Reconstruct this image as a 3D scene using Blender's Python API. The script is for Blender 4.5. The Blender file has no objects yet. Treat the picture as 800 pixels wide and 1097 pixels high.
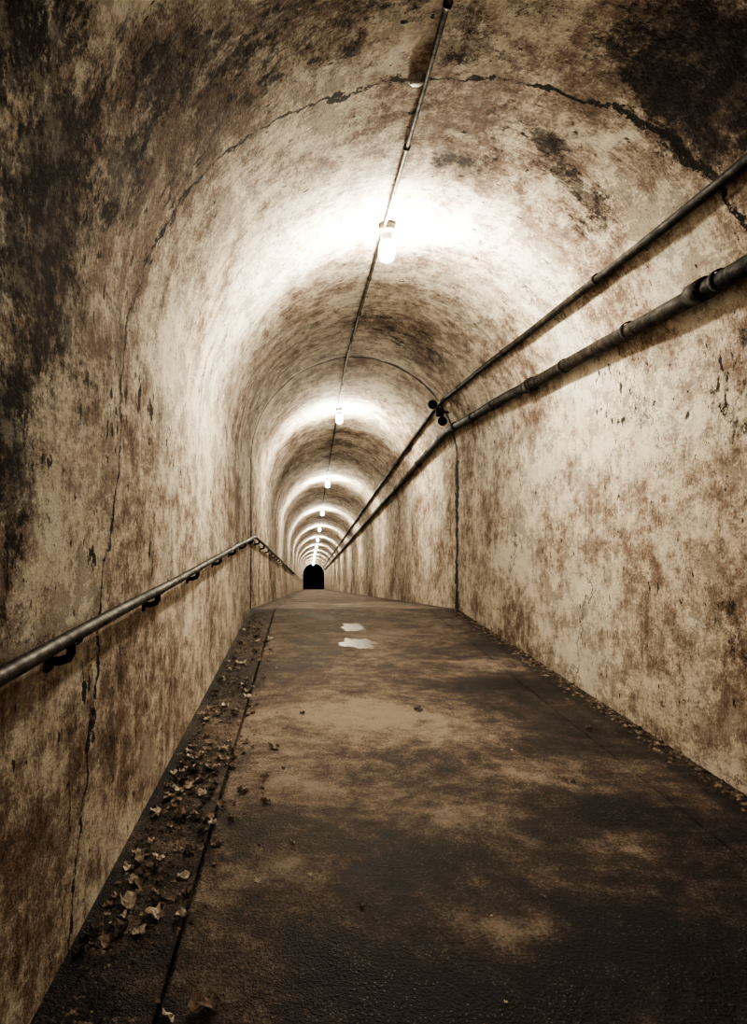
import bpy, bmesh, math, random
import numpy as np
from mathutils import Vector, noise
random.seed(7)
scene = bpy.context.scene
scene.view_settings.view_transform = 'AgX'
try: scene.view_settings.look = 'AgX - High Contrast'
except Exception as ex: print(ex)
scene.view_settings.exposure = -0.3
F=830.0; VX,VY=325.0,546.0; CAMH=1.25
XL,XR=-0.665,1.935; CX=0.635; R=1.3; SP=1.87; KY=9.76; END=96.0
def path(s):
    if s<=KY: return (0.0,s,0.0)
    t=s-KY
    return (t*6/830.0, s, -t*83/830.0)
def tp(x,s,z):
    p=path(s); return Vector((p[0]+x,p[1],p[2]+z))
def pix(px,py):
    dx=px-VX; dz=VY-py
    a=dx*dx+dz*dz; c0=SP-CAMH
    b=-2*(dx*CX+dz*c0); c=CX*CX+c0*c0-R*R
    t=(-b+math.sqrt(b*b-4*a*c))/(2*a)
    if dz*t>=c0: return (dx*t,F*t,dz*t+CAMH)
    best=1e9
    if dx>0: best=min(best,XR/dx)
    if dx<0: best=min(best,XL/dx)
    if dz<0: best=min(best,-CAMH/dz)
    return (dx*best,F*best,dz*best+CAMH)
def ground(px,py):
    d=CAMH*F/(py-VY)
    return ((px-VX)*d/F, d)

# ---------------- material helpers
def ds(c,k=.80):
    l=.3*c[0]+.59*c[1]+.11*c[2]
    return tuple(l+(q-l)*k for q in c)
class NT:
    def __init__(s,name):
        s.m=bpy.data.materials.new(name); s.m.use_nodes=True
        s.t=s.m.node_tree; s.t.nodes.clear()
        s.out=s.t.nodes.new('ShaderNodeOutputMaterial'); s.b=s.t.nodes.new('ShaderNodeBsdfPrincipled')
        s.t.links.new(s.b.outputs[0],s.out.inputs[0])
    def set(s,sock,v):
        if hasattr(v,'is_output'): s.t.links.new(v,sock)
        else: sock.default_value=v
    def attr(s,n,out='Fac'):
        a=s.t.nodes.new('ShaderNodeAttribute'); a.attribute_name=n; return a.outputs[out]
    def coord(s,o='Object'):
        return s.t.nodes.new('ShaderNodeTexCoord').outputs[o]
    def vmul(s,v,sc):
        n=s.t.nodes.new('ShaderNodeVectorMath'); n.operation='MULTIPLY'; s.set(n.inputs[0],v); n.inputs[1].default_value=sc; return n.outputs[0]
    def noise(s,v,scale,detail=6,rough=.6,dist=0):
        n=s.t.nodes.new('ShaderNodeTexNoise'); s.set(n.inputs['Vector'],v); n.inputs['Scale'].default_value=scale
        n.noise_dimensions='2D' if s.two else '3D'
        n.inputs['Detail'].default_value=detail; n.inputs['Roughness'].default_value=rough; n.inputs['Distortion'].default_value=dist
        return n.outputs['Fac']
    two=False
    def vor(s,v,scale,feature='F1'):
        n=s.t.nodes.new('ShaderNodeTexVoronoi'); n.voronoi_dimensions='2D'; n.feature=feature; s.set(n.inputs['Vector'],v); n.inputs['Scale'].default_value=scale
        return n.outputs['Distance']
    def math(s,op,a,b=0.0,c=None):
        n=s.t.nodes.new('ShaderNodeMath'); n.operation=op; s.set(n.inputs[0],a); s.set(n.inputs[1],b)
        if c is not None: s.set(n.inputs[2],c)
        return n.outputs[0]
    def sstep(s,v,lo,hi,a=0.0,b=1.0):
        n=s.t.nodes.new('ShaderNodeMapRange'); n.interpolation_type='SMOOTHSTEP'
        s.set(n.inputs['Value'],v); n.inputs['From Min'].default_value=lo; n.inputs['From Max'].default_value=hi
        n.inputs['To Min'].default_value=a; n.inputs['To Max'].default_value=b; return n.outputs['Result']
    def ramp(s,v,stops):
        n=s.t.nodes.new('ShaderNodeValToRGB'); s.set(n.inputs[0],v); e=n.color_ramp.elements
        while len(e)<len(stops): e.new(.5)
        for i,(p,c) in enumerate(stops): e[i].position=p; e[i].color=(*ds(c),1)
        return n.outputs[0]
    def mix(s,f,a,b):
        n=s.t.nodes.new('ShaderNodeMix'); n.data_type='RGBA'; s.set(n.inputs['Factor'],f)
        s.set(n.inputs[6],a if hasattr(a,'is_output') else (*ds(a),1)); s.set(n.inputs[7],b if hasattr(b,'is_output') else (*ds(b),1)); return n.outputs[2]
    def bump(s,h,st,d):
        n=s.t.nodes.new('ShaderNodeBump'); s.set(n.inputs['Height'],h); n.inputs['Strength'].default_value=st; n.inputs['Distance'].default_value=d
        s.t.links.new(n.outputs[0],s.b.inputs['Normal'])
    def fin(s,col,rough=.8,metal=0,spec=.3):
        s.set(s.b.inputs['Base Color'],col if hasattr(col,'is_output') else (*col,1)); s.set(s.b.inputs['Roughness'],rough); s.b.inputs['Metallic'].default_value=metal
        s.b.inputs['Specular IOR Level'].default_value=spec
        return s.m

def wall_material(name):
    k=NT(name); k.two=True
    P=k.attr('tc','Vector')
    PL=k.vmul(P,(1.0,.68,1))
    big=k.noise(PL,1.25,7,.66,.2)
    mid=k.noise(PL,7.5,6,.82)
    streak=k.noise(k.vmul(P,(1.6,9,1)),1.6,5,.78)
    fine=k.noise(P,60,2,.8)
    v=k.math('MULTIPLY',big,.37)
    v=k.math('MULTIPLY_ADD',mid,.37,v)
    v=k.math('MULTIPLY_ADD',streak,.12,v)
    v=k.math('MULTIPLY_ADD',fine,.14,v)
    v=k.math('MULTIPLY_ADD',k.attr('stain_and_light'),-.035,v)
    col=k.ramp(v,[(.37,(.12,.082,.068)),(.44,(.29,.208,.165)),(.475,(.47,.375,.30)),(.515,(.69,.615,.515)),(.58,(.86,.81,.70))])
    # scraped brown coat patches with ragged edges
    sc=k.noise(PL,2.6,9,.84,.1)
    scm=k.sstep(sc,.530,.546)
    col=k.mix(k.math('MULTIPLY',scm,.50),col,(.21,.14,.11))
    # dirt / mould
    st=k.attr('stain_and_light')
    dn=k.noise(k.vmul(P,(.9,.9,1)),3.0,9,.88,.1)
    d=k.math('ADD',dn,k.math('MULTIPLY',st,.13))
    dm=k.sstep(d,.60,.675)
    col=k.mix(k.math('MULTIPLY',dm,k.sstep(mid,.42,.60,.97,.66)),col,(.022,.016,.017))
    # small spalls, clustered where the plaster is chipped
    spn=k.math('MULTIPLY_ADD',k.attr('chip'),.14,k.noise(k.vmul(P,(.9,1.5,1)),11,4,.6))
    sp=k.sstep(spn,.70,.712)
    col=k.mix(k.math('MULTIPLY',sp,.92),col,(.018,.012,.011))
    # cracks
    cr=k.attr('crk')
    wn=k.noise(P,3.2,7,.74)
    dist=k.math('ABSOLUTE',k.math('ADD',cr,k.math('MULTIPLY_ADD',wn,.30,-.15)))
    wid=k.math('MULTIPLY',k.math('MULTIPLY_ADD',mid,3.2,-1.0),k.attr('cw'))
    cm=k.math('LESS_THAN',dist,wid)
    col=k.mix(k.math('MULTIPLY',cm,.95),col,(.010,.007,.006))
    # hairline map cracks
    hv=k.t.nodes.new('ShaderNodeVectorMath'); hv.operation='ADD'; k.t.links.new(P,hv.inputs[0])
    cb=k.t.nodes.new('ShaderNodeCombineXYZ'); k.t.links.new(k.math('MULTIPLY',wn,.8),cb.inputs[0]); k.t.links.new(k.math('MULTIPLY',big,.9),cb.inputs[1])
    k.t.links.new(cb.outputs[0],hv.inputs[1])
    hl=k.vor(k.vmul(hv.outputs[0],(1,.7,1)),.75,'DISTANCE_TO_EDGE')
    hm=k.math('MULTIPLY',k.math('LESS_THAN',hl,.006),k.sstep(big,.50,.57))
    col=k.mix(k.math('MULTIPLY',hm,.7),col,(.05,.035,.03))
    h=k.math('MULTIPLY_ADD',fine,.30,k.math('MULTIPLY',mid,1.0))
    h=k.math('MULTIPLY_ADD',cm,-.8,h)
    k.bump(h,.38,.02)
    return k.fin(col,.88,0,.12)
M_wall=wall_material('weathered_plaster')

def floor_material():
    k=NT('worn_concrete_floor'); k.two=True
    P=k.coord('Object')
    big=k.noise(P,1.2,8,.76,.3); mid=k.noise(P,8,5,.82); fine=k.noise(P,80,2,.8)
    v=k.math('MULTIPLY',big,.50); v=k.math('MULTIPLY_ADD',mid,.28,v); v=k.math('MULTIPLY_ADD',fine,.22,v)
    v=k.math('MULTIPLY_ADD',k.attr('stain_and_light'),-.06,v)
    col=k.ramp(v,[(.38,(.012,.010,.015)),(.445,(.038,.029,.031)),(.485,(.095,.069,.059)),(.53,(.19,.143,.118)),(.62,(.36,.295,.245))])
    spk=k.sstep(k.vor(P,45),.08,.14,1,0)
    spk=k.math('MULTIPLY',spk,k.sstep(mid,.49,.58))
    col=k.mix(k.math('MULTIPLY',spk,.40),col,(.40,.34,.29))
    h=k.math('MULTIPLY_ADD',fine,.9,k.math('MULTIPLY',mid,.9))
    k.bump(h,.8,.014)
    return k.fin(col,k.sstep(v,.42,.55,.55,.85),0,.2)
M_floor=floor_material()

def metal_material(name,c1,c2,metal=.5,rough=.45,spec=.35):
    k=NT(name); P=k.coord('Object')
    n=k.noise(P,16,5,.8)
    col=k.ramp(n,[(.44,c1),(.64,c2)])
    return k.fin(col,k.sstep(n,.35,.65,rough+.2,rough),metal,spec)
M_rail=metal_material('worn_painted_rail',(.006,.0045,.004),(.06,.042,.033),.1,.40,.26)
M_pipe=metal_material('rusty_conduit',(.005,.004,.0035),(.05,.034,.026),.0,.6,.20)
M_clamp=metal_material('dark_clamp_metal',(.006,.005,.004),(.025,.018,.015),.1,.7)
M_cond=metal_material('grey_conduit',(.015,.011,.010),(.15,.12,.10),.2,.55)
M_lampbody=metal_material('lamp_base_metal',(.2,.17,.14),(.5,.44,.38),.1,.5)
def emis(name,st):
    k=NT(name); n=k.noise(k.coord('Object'),6,1)
    k.fin((.9,.85,.75),.3)
    k.set(k.b.inputs['Emission Color'],k.ramp(n,[(.3,(1,.895,.65)),(.7,(1,.915,.68))]))
    k.b.inputs['Emission Strength'].default_value=st; return k.m
M_glow=emis('lit_glass_globe',1650.0)

def link(o): scene.collection.objects.link(o); return o
def mk(name,verts,faces,mat,smooth=True):
    me=bpy.data.meshes.new(name); me.from_pydata([tuple(v) for v in verts],[],faces); me.update()
    if smooth: me.polygons.foreach_set('use_smooth',[True]*len(me.polygons))
    if mat: me.materials.append(mat)
    return link(bpy.data.objects.new(name,me))

# ---------------- tunnel shell
S=list(np.arange(-6,KY,0.05))+[KY]
s=KY; st=.08
while s<END:
    s+=st; st=min(st*1.02,.8); S.append(min(s,END))
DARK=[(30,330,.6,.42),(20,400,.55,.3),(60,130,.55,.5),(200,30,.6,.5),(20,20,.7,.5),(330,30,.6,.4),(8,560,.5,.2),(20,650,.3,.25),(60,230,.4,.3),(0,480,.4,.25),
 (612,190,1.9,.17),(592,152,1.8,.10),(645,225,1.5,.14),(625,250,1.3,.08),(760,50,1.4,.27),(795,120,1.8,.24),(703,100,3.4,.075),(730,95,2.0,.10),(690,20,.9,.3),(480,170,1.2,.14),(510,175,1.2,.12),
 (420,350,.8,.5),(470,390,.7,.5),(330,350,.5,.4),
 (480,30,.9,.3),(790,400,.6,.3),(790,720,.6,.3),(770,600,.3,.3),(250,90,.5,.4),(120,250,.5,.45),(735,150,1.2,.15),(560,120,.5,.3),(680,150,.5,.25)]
LIGHT=[(230,400,1.2,.9),(560,250,.5,.5),(640,550,.6,.7),(330,230,.7,.6),(560,560,.9,1.0),(200,560,.8,.7),(420,130,.2,.3),(400,250,.8,.5),(40,820,.4,.4),(650,150,.4,.12)]  # pale plaster areas, plus lamplight painted on vault and wall near the first lamp
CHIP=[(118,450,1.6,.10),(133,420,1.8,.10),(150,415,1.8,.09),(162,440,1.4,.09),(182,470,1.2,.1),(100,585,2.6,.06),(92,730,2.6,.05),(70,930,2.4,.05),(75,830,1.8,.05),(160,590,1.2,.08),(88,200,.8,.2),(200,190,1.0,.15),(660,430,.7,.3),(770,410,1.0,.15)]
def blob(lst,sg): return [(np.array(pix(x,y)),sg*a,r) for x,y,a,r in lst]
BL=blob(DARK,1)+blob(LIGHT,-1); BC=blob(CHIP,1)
def crack_y(x,z):
    # transverse construction crack position along the tunnel
    if x<CX:
        if z>SP:
            a=math.atan2(z-SP,CX-x)/(math.pi/2); return 2.95+.5*min(1,a*1.3)
        return 2.2+.75*(z/SP)
    if z>SP:
        a=math.atan2(z-SP,x-CX)/(math.pi/2); return 3.05+.42*a
    return 3.05
def crack_w(x,z):
    if z>SP:
        if x>CX:
            a=math.atan2(z-SP,x-CX)/(math.pi/2); return .024+.04*math.exp(-((a-.52)/.09)**2)
        return .022
    return .020
def shell(name,prof,flip,label_kind=True):
    n=len(prof); V=[];tc=[];crk=[];cw=[]
    for s in S:
        for (x,z,u) in prof:
            nx,nz=(CX-x,SP-z) if z>SP else ((1,0) if x<CX else (-1,0))
            l=math.hypot(nx,nz) or 1
            d=0
            if -2<s<20: d=.012*noise.noise(Vector((u*1.5,s*1.5,0)))+.006*noise.noise(Vector((u*5,s*5,3)))
            if z<0.02 or abs(z-SP)<.001: d=d if abs(z-SP)<.001 else 0
            p=tp(x,s,z)+Vector((nx/l*d,0,nz/l*d)); V.append(p)
            tc.append((u,s,0))
            c1=s-crack_y(x,z); c2=s-KY
            if abs(c1)<abs(c2): crk.append(c1); cw.append(crack_w(x,z))
            else: crk.append(c2*2.5); cw.append(.38 if z<=SP else .16)
    arr=np.array([tuple(v) for v in V]); sv=np.zeros(len(V)); cv=np.zeros(len(V))
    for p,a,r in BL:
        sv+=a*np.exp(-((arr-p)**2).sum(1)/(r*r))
    for p,a,r in BC:
        cv+=a*np.exp(-((arr-p)**2).sum(1)/(r*r))
    faces=[]
    for i in range(len(S)-1):
        for j in range(n-1):
            a=i*n+j; q=(a,a+1,a+n+1,a+n)
            faces.append(q if not flip else q[::-1])
    o=mk(name,V,faces,M_wall)
    me=o.data
    A=me.attributes.new('tc','FLOAT_VECTOR','POINT'); A.data.foreach_set('vector',np.array(tc,dtype=np.float32).ravel())
    for nm,dat in (('stain_and_light',sv),('crk',crk),('cw',cw),('chip',cv)):
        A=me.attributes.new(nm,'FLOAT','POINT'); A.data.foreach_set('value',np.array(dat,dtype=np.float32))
    o['kind']='structure'
    return o
NW=32; NA=72; AL=math.pi*R
wl=[(XL,SP*i/NW,SP*i/NW) for i in range(NW+1)]
ar=[(CX-R*math.cos(math.pi*i/NA),SP+R*math.sin(math.pi*i/NA),SP+AL*i/NA) for i in range(NA+1)]
wr=[(XR,SP-SP*i/NW,SP+AL+SP*i/NW) for i in range(NW+1)]
w=shell('wall_left',wl,False); w['label']='weathered cream and brown plaster tunnel side wall'
w=shell('ceiling',ar,False); w['label']='barrel vaulted stained plaster tunnel ceiling'
w=shell('wall_right',wr,False); w['label']='scuffed plaster tunnel side wall with brown patches'
# floor
GX=-.36; GR=1.57
fx=[(XL-.03,-.004),(XL+.0,-.006)]+[(XL+(GX-.012-XL)*i/5,-.012) for i in range(1,6)]+[(GX-.008,-.04),(GX+.004,-.04),(GX+.010,-.001)]
fx+=[(GX+.010+(GR-.004-GX-.010)*i/38,0.0) for i in range(1,39)]
fx+=[(GR-.001,-.008),(GR+.003,-.008),(GR+.006,0.0)]+[(GR+.006+(XR+.03-GR-.006)*i/9,0.0) for i in range(1,10)]
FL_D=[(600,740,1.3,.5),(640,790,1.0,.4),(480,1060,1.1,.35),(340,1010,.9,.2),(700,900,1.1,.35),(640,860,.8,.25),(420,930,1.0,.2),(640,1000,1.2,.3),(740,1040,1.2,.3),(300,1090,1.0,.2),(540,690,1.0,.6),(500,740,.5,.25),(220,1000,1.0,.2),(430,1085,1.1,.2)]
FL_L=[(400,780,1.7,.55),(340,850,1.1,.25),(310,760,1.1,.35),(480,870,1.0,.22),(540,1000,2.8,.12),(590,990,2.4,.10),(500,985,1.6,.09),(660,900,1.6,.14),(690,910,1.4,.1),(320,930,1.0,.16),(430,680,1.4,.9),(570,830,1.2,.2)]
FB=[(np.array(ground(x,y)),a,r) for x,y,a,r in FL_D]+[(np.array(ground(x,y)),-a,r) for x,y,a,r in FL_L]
V=[];sv=[]
for s in S:
    for x,z in fx:
        V.append(tp(x,s,z)); 
        e=0.25-.25*min(1,max(0,(s-2)/4))  # foreground shade put into the floor colour, fading with distance
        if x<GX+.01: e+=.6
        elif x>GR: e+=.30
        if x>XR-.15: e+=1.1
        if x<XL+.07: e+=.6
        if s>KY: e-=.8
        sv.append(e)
arr=np.array([tuple(v) for v in V]); sv=np.array(sv)
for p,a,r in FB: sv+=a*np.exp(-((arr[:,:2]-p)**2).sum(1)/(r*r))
n=len(fx); faces=[(i*n+j,i*n+j+1,(i+1)*n+j+1,(i+1)*n+j) for i in range(len(S)-1) for j in range(n-1)]
fl=mk('floor',V,faces,M_floor,False)
A=fl.data.attributes.new('stain_and_light','FLOAT','POINT'); A.data.foreach_set('value',sv.astype(np.float32))
fl['kind']='structure'; fl['label']='dark stained concrete walkway with side gutters'

# ---------------- tube helper
def tube(name,pts,r,mat,seg=16,caps=True):
    pts=[Vector(p) for p in pts]; V=[];Fc=[]
    for i,p in enumerate(pts):
        d=(pts[min(i+1,len(pts)-1)]-pts[max(i-1,0)]).normalized()
        up=Vector((0,0,1)) if abs(d.z)<.9 else Vector((0,1,0))
        a=d.cross(up).normalized(); b=a.cross(d)
        rr=r[i] if isinstance(r,(list,tuple)) else r
        for j in range(seg):
            t=2*math.pi*j/seg; V.append(p+(a*math.cos(t)+b*math.sin(t))*rr)
    for i in range(len(pts)-1):
        for j in range(seg):
            Fc.append((i*seg+j,i*seg+(j+1)%seg,(i+1)*seg+(j+1)%seg,(i+1)*seg+j))
    if caps:
        Fc.append(tuple(range(seg))[::-1]); Fc.append(tuple((len(pts)-1)*seg+j for j in range(seg)))
    return mk(name,V,Fc,mat)
def par(c,p): c.parent=p
def longpts(x,z,s0,s1,sag=0,roundk=.5):
    P=[];s=s0
    while s<s1:
        zz=z
        q=abs(s-KY)
        if q<roundk: zz=z-.098*.25*(roundk-q)**2/roundk
        zz+=sag*math.sin(s*1.1)+sag*.5*math.sin(s*2.7+1)
        P.append(tp(x,s,zz)); s+= .15 if s<14 else 1.5
    P.append(tp(x,s1,z)); return P
def box_bm(bm,c,sx,sy,sz,bev=.004):
    r=bmesh.ops.create_cube(bm,size=1)
    vs=r['verts']
    for v in vs: v.co=Vector((v.co.x*sx+c[0],v.co.y*sy+c[1],v.co.z*sz+c[2]))
    if bev:
        es=list({e for v in vs for e in v.link_edges}); bmesh.ops.bevel(bm,geom=es,offset=bev,segments=2,affect='EDGES')
def bmobj(name,bm,mat,smooth=False):
    me=bpy.data.meshes.new(name); bm.to_mesh(me); bm.free(); me.materials.append(mat)
    if smooth: me.polygons.foreach_set('use_smooth',[True]*len(me.polygons))
    return link(bpy.data.objects.new(name,me))

# handrail
RX=-.605; RZ=.915
rail=tube('handrail',longpts(RX,RZ,-2,88,.003),.019,M_rail)
rail['label']='worn metal pipe handrail on short wall brackets'; rail['category']='handrail'
def bracket():
    bm=bmesh.new()
    box_bm(bm,(-.058,0,-.05),.008,.05,.075,.003)
    me=bpy.data.meshes.new('t'); bm.to_mesh(me); bm.free()
    V=[v.co.copy() for v in me.vertices]; Fc=[tuple(p.vertices) for p in me.polygons]
    arm=[(-.056,0,-.06),(-.03,0,-.06),(-.008,0,-.052),(0,0,-.038),(0,0,-.016)]
    seg=10; base=len(V)
    for i,p in enumerate(arm):
        p=Vector(p); d=(Vector(arm[min(i+1,4)])-Vector(arm[max(i-1,0)])).normalized(); a=Vector((0,1,0)); b=a.cross(d)
        for j in range(seg):
            t=2*math.pi*j/seg; V.append(p+(a*math.cos(t)+b*math.sin(t))*.012)
    for i in range(4):
        for j in range(seg): Fc.append((base+i*seg+j,base+i*seg+(j+1)%seg,base+(i+1)*seg+(j+1)%seg,base+(i+1)*seg+j))
    base=len(V); 
    for i,y in enumerate((-.03,.03)):
        for j in range(9):
            t=math.pi+math.pi*j/8; V.append(Vector((math.cos(t)*.024,y,math.sin(t)*.024)))
    for j in range(8): Fc.append((base+j,base+j+1,base+9+j+1,base+9+j))
    return mk('bracket',V,Fc,M_clamp)
b0=bracket(); ss=[-.4,.8,2.02,3.22,4.43,5.65,6.85,8.05,9.25]+[9.25+1.22*i for i in range(1,22)]
for i,s_ in enumerate(ss):
    o=b0 if i==0 else link(b0.copy())
    o.name='bracket' if i==0 else o.name
    o.location=tp(RX,s_,RZ); par(o,rail)

# right-hand pipes
def strap_mesh(r,wx,wz,x,z,wid=.04):
    V=[];Fc=[];seg=18
    prof=[(-wid/2,r+.001),(-wid/2,r+.006),(wid/2,r+.006),(wid/2,r+.001)]
    for (y,rr) in prof:
        for j in range(seg):
            t=2*math.pi*j/seg; V.append(Vector((math.cos(t)*rr,y,math.sin(t)*rr)))
    for i in range(3):
        for j in range(seg): Fc.append((i*seg+j,i*seg+(j+1)%seg,(i+1)*seg+(j+1)%seg,(i+1)*seg+j))
    d=Vector((wx-x,0,wz-z)); L=d.length; d.normalize(); nrm=Vector((-d.z,0,d.x))
    b=len(V)
    for e in (r,L+.01):
        for q,yy in ((-.012,-wid/3),(.012,-wid/3),(.012,wid/3),(-.012,wid/3)):
            V.append(d*e+nrm*q+Vector((0,yy,0)))
    Fc+=[(b,b+1,b+5,b+4),(b+1,b+2,b+6,b+5),(b+2,b+3,b+7,b+6),(b+3,b,b+4,b+7),(b+4,b+5,b+6,b+7)]
    return mk('strap',V,Fc,M_clamp)
def onarch(x,z):
    d=Vector((x-CX,z-SP)); d.normalize(); return (CX+d.x*R,SP+d.y*R)
UPx,UPz=1.69,2.58; LPx,LPz=1.815,2.25
up=tube('conduit_pipe',longpts(UPx,UPz,-2,89,.005),.024,M_pipe)
up['label']='thin rusty pipe strapped along the curved wall'; up['category']='pipe'
lo=tube('water_pipe',longpts(LPx,LPz,-2,89,.007),.043,M_pipe,20)
lo['label']='thick rusty pipe with collars along the wall'; lo['category']='pipe'
for P,x,z,r,ofs,step in ((up,UPx,UPz,.024,.5,2.0),(lo,LPx,LPz,.043,.35,1.0)):
    wx,wz=onarch(x,z); b=strap_mesh(r,wx,wz,x,z); 
    i=0; s_=ofs
    while s_<24:
        o=b if i==0 else link(b.copy()); o.location=tp(x,s_,z); par(o,P); i+=1
        s_+=step*(1+.1*math.sin(i*3))
cp=tube('coupling',[(0,-.07,0),(0,-.068,0),(0,.068,0),(0,.07,0)],[.046,.053,.053,.046],M_pipe,20)
for i,s_ in enumerate((3.55,6.2,9.3,12.4,15.5)):
    o=cp if i==0 else link(cp.copy()); o.location=tp(LPx,s_,LPz); par(o,lo)

# ceiling conduit
CCx=.54; CCz=SP+math.sqrt(R*R-(CCx-CX)**2)-.024
cc=tube('ceiling_conduit',longpts(CCx,CCz,-2,89,.002),.012,M_cond,12)
cc['label']='thin metal electrical conduit along the vault crown'; cc['category']='conduit'
cb=strap_mesh(.012,CCx,CCz+.02,CCx,CCz,.025)
s_=.6;i=0
while s_<26:
    o=cb if i==0 else link(cb.copy()); o.location=tp(CCx,s_,CCz); par(o,cc); i+=1; s_+=1.15

def lathe(name,prof,mat,seg=24):
    V=[];Fc=[]
    for z,r in prof:
        for j in range(seg):
            t=2*math.pi*j/seg; V.append((math.cos(t)*r,math.sin(t)*r,z))
    for i in range(len(prof)-1):
        for j in range(seg): Fc.append((i*seg+j,(i+1)*seg+j,(i+1)*seg+(j+1)%seg,i*seg+(j+1)%seg))
    Fc.append(tuple(range(seg))); Fc.append(tuple((len(prof)-1)*seg+j for j in range(seg))[::-1])
    return mk(name,V,Fc,mat)
# unlit junction fitting
jb=lathe('junction_box',[(.022,.036),(.008,.04),(-.004,.039),(-.009,.030),(-.012,.018),(-.014,.006)],M_lampbody)
jb.location=tp(CCx-.04,3.42,CCz+.003); jb['label']='small pale round junction box on the ceiling conduit'; jb['category']='junction box'
cov=lathe('cover',[(-.007,.031),(-.012,.032),(-.015,.029),(-.017,.012)],M_lampbody); par(cov,jb)

# lamps
LS=[5.2]+[12.5+8.0*i for i in range(11)]+[-4.0]  # last continues the row unseen behind the camera, added to brighten near walls
LX=.56
def lamp0():
    e=bpy.data.objects.new('tunnel_lamp',None); e.empty_display_size=.1; link(e)
    base=lathe('lamp_base',[(.03,.054),(-.008,.058),(-.020,.054),(-.026,.036),(-.05,.034),(-.082,.038),(-.092,.038)],M_lampbody)
    globe=lathe('lamp_globe',[(-.085,.034),(-.100,.046),(-.14,.051),(-.185,.051),(-.212,.040),(-.225,.016)],M_glow,14)
    for c in (base,globe): par(c,e)
    return e,[base,globe]
e,ch=lamp0()
for i,s_ in enumerate(LS):
    if i==0: E=e
    else:
        E=link(e.copy())
        for c in ch:
            c2=link(c.copy()); par(c2,E)
    E.location=tp(LX,s_,CCz-.005)
    E['label']='lit bare glass globe lamp hanging from the vault crown'; E['category']='lamp'; E['group']='row of tunnel ceiling lamps'

# twin head emergency light at the bend
te=bpy.data.objects.new('twin_spotlight',None); link(te); te.location=tp(1.66,9.62,2.46)
te['label']='dark twin headed spotlight bracketed beside the pipes'; te['category']='spotlight'
bm=bmesh.new(); box_bm(bm,(.03,0,0),.10,.06,.11,.008); box_bm(bm,(.105,0,0),.09,.03,.03,.004); o=bmobj('housing',bm,M_clamp); par(o,te)
hd=tube('spot_head',[(0,.05,0),(0,.04,0),(0,-.02,0),(0,-.06,0),(0,-.065,0),(0,-.055,0)],[.02,.035,.045,.058,.058,.045],M_clamp,20)
hd.location=(-.07,-.02,.085); par(hd,te)
h2=link(hd.copy()); h2.location=(.05,-.02,-.12); par(h2,te)

# ---------------- leaves
def leafmat(name,a,b):
    k=NT(name); n=k.noise(k.coord('Object'),2.5,4,.7); k.fin(k.ramp(n,[(.38,a),(.62,b)]),.7); return k.m
LM=[leafmat('dry_leaf_pale',(.25,.19,.15),(.80,.71,.60)),leafmat('dry_leaf_brown',(.12,.085,.07),(.42,.33,.27)),leafmat('dry_leaf_dark',(.03,.02,.017),(.15,.11,.09))]
def leaf(mat,kind,seed):
    rnd=random.Random(seed); pts=[]
    if kind==0:
        base=[(0,-.5),(.12,-.35),(.38,-.38),(.34,-.22),(.52,-.05),(.38,.04),(.45,.28),(.27,.24),(.2,.42),(.0,.58)]
    elif kind==1: base=[(0,-.55),(.14,-.4),(.26,-.15),(.30,.1),(.2,.38),(.0,.62)]
    else: base=[(0,-.4),(.25,-.38),(.4,-.1),(.28,.05),(.33,.3),(.1,.33),(0,.5)]
    out=base+[(-x*rnd.uniform(.5,1.1),y+rnd.uniform(-.09,.09)) for x,y in base[-2:0:-1]]
    V=[(0,0,0)];n=len(out)
    mids=[(x*.55,y*.55) for x,y in out]
    cv=rnd.uniform(.1,1.1); tw=rnd.uniform(-.7,.7)
    def zf(x,y): return cv*(x*x)*.9+.25*abs(y)*abs(y)*cv+tw*x*y+.09*math.sin(9*x+seed)+.08*math.cos(11*y+seed)
    for x,y in mids: V.append((x,y,zf(x,y)+rnd.uniform(-.07,.07)))
    for x,y in out: V.append((x*.92,y*.92,zf(x,y)+rnd.uniform(-.05,.13)))
    V[0]=(0,0,-.01)
    Fc=[(0,1+i,1+(i+1)%n) for i in range(n)]+[(1+i,1+n+i,1+n+(i+1)%n,1+(i+1)%n) for i in range(n)]
    b=len(V); V+=[(-.012,-.5,.02),(.012,-.5,.02),(.03,-.75,.10),(.012,-.76,.10)]; Fc.append((b,b+1,b+2,b+3))
    mz=min(v[2] for v in V); V=[(x,y,z-mz) for x,y,z in V]
    me=bpy.data.meshes.new('fallen_leaf'); me.from_pydata(V,[],Fc); me.materials.append(mat)
    return me
LMESH=[[leaf(LM[m],k,m*10+k*3+q) for k in (0,1,2,2) for q in range(3)] for m in range(3)]
LBL=['pale dry curled leaf lying on the concrete floor','brown dry leaf in the litter along the gutter','dark decaying leaf in the litter along the gutter']
placed=[]
def putleaf(px,py,size,m,kf=.42):
    x,y=ground(px,py)
    x=max(x,XL+size*.6)
    for (a,b,c) in placed:
        if math.hypot(a-x,b-y)<(c+size)*kf: return False
    placed.append((x,y,size))
    z=-.012 if x<GX-.01 else .0
    me=random.choice(LMESH[m]); o=link(bpy.data.objects.new('fallen_leaf',me))
    o.location=(x,y,z+.001); o.scale=(size,)*3; o.rotation_euler=(random.uniform(-.12,.12),random.uniform(-.12,.12),random.uniform(0,6.28))
    o['label']=LBL[m]; o['category']='leaf'; o['group']='fallen leaves in the tunnel'
    return True
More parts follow.
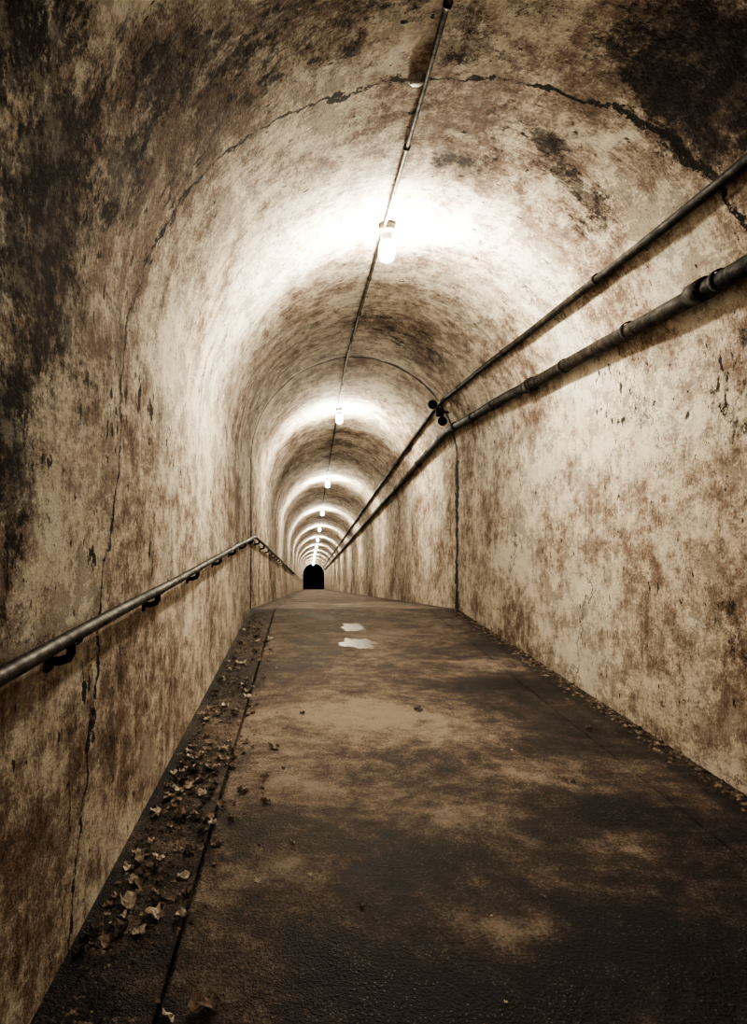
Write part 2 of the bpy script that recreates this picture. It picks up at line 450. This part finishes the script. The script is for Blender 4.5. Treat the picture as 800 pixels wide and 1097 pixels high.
for a in [(138,968,.10,0),(217,1082,.11,1),(180,1094,.06,0),(228,884,.055,0),(313,903,.034,0),(275,945,.04,0),(324,765,.045,2),(448,762,.07,2),
          (192,845,.08,0),(240,802,.07,0),(222,770,.07,0),(265,745,.07,0),(108,968,.08,1),(150,920,.07,1),(162,900,.05,0),(95,1000,.07,2),(388,972,.03,1),(612,838,.04,1),(630,780,.05,1),(80,1018,.06,2)]:
    putleaf(*a)
cnt=0;tries=0
while cnt<250 and tries<14000:
    tries+=1
    d=random.uniform(2.2,8.5); py=VY+CAMH*F/d
    dens=1.0 if (3.1<d<5.8) else (1.0 if 2.4<d<2.9 else .2)
    if random.random()>dens: continue
    if noise.noise(Vector((d*2.2,3.3,1.1)))<random.uniform(-.4,.2): continue
    lx=XL+.03+abs(random.gauss(0,.18 if d>3 else .12))
    if lx>-.05: continue
    if putleaf(VX+lx*F/d,py,random.choice([.025,.035,.045,.06,.08]),random.choices([0,1,2],[.28,.42,.30])[0],.36): cnt+=1
for i in range(14):
    putleaf(random.uniform(300,640),random.uniform(660,1080),random.uniform(.012,.025),random.choice([0,1,2]))
# crumbs of litter and grit
k=NT('litter_crumbs'); k.fin(k.ramp(k.noise(k.coord('Object'),20,2),[(.35,(.02,.015,.012)),(.52,(.12,.085,.065)),(.68,(.42,.34,.27))]),.85); M_cr=k.m
def crumbs(name,gen,n,label):
    V=[];Fc=[]
    for i in range(n):
        x,y,z,sz=gen(); b=len(V); a=random.uniform(0,6.28); hh=sz*random.uniform(.25,.7)
        for j in range(4):
            t=a+j*1.57+random.uniform(-.4,.4); V.append((x+math.cos(t)*sz,y+math.sin(t)*sz*random.uniform(.6,1),z-.001))
        V.append((x+random.uniform(-.3,.3)*sz,y,z+hh))
        Fc+=[(b,b+1,b+4),(b+1,b+2,b+4),(b+2,b+3,b+4),(b+3,b,b+4)]
    o=mk(name,V,Fc,M_cr,False); o['kind']='stuff'; o['label']=label; o['category']='debris'
def g1():
    y=random.uniform(1.8,9.5); x=XL+.01+abs(random.gauss(0,.13)); x=min(x,-.05)
    return x,y,(-.012 if x<GX-.01 else 0),random.uniform(.003,.013)
def g2():
    y=random.uniform(2.5,9.7); x=max(1.72,XR-.005-abs(random.gauss(0,.06))); return x,y,0,random.uniform(.004,.022)
def g3():
    y=random.uniform(1.8,9.0); x=random.uniform(0,1.68); return x,y,0,random.uniform(.0015,.0045)
crumbs('leaf_litter',g1,4200,'crumbled leaf litter and dirt along the gutter')
crumbs('gravel_edge',g2,2200,'loose grit and crumbs against the foot of the wall')
crumbs('floor_grit',g3,2200,'fine grit scattered over the concrete walkway')

# shallow puddles
k=NT('still_water'); n=k.noise(k.coord('Object'),9,4,.8); k.fin(k.ramp(n,[(.4,(.09,.07,.06)),(.6,(.22,.18,.15))]),.35); M_w=k.m
for px,py,ra,rb in ((385,689,.15,.28),(377,672,.13,.28)):
    x,y=ground(px,py); V=[(0,0,0)]
    for j in range(80):
        t=2*math.pi*j/80; q=1+.7*noise.noise(Vector((math.cos(t)*1.5,math.sin(t)*1.5,px)))+.35*noise.noise(Vector((math.cos(t)*6,math.sin(t)*6,px)))
        V.append((math.cos(t)*ra*q,math.sin(t)*rb*q,0))
    o=mk('puddle',V,[(0,1+j,1+(j+1)%80) for j in range(80)],M_w); o.location=(x,y,.0015)
    o['label']='small shallow puddle of water on the walkway'; o['category']='puddle'; o['group']='puddles on the walkway'

# world
wd=bpy.data.worlds.new('World'); scene.world=wd; wd.use_nodes=True
bg=wd.node_tree.nodes['Background']; bg.inputs[0].default_value=(.05,.05,.07,1); bg.inputs[1].default_value=.02
cam=bpy.data.cameras.new('Camera'); co=bpy.data.objects.new('Camera',cam); link(co)
co.location=(0,0,CAMH); co.rotation_euler=(math.pi/2,0,0)
cam.lens=F/1097*36; cam.sensor_width=36; cam.shift_x=75/1097; cam.shift_y=-2.5/1097; cam.clip_start=.05; cam.clip_end=300
scene.camera=co
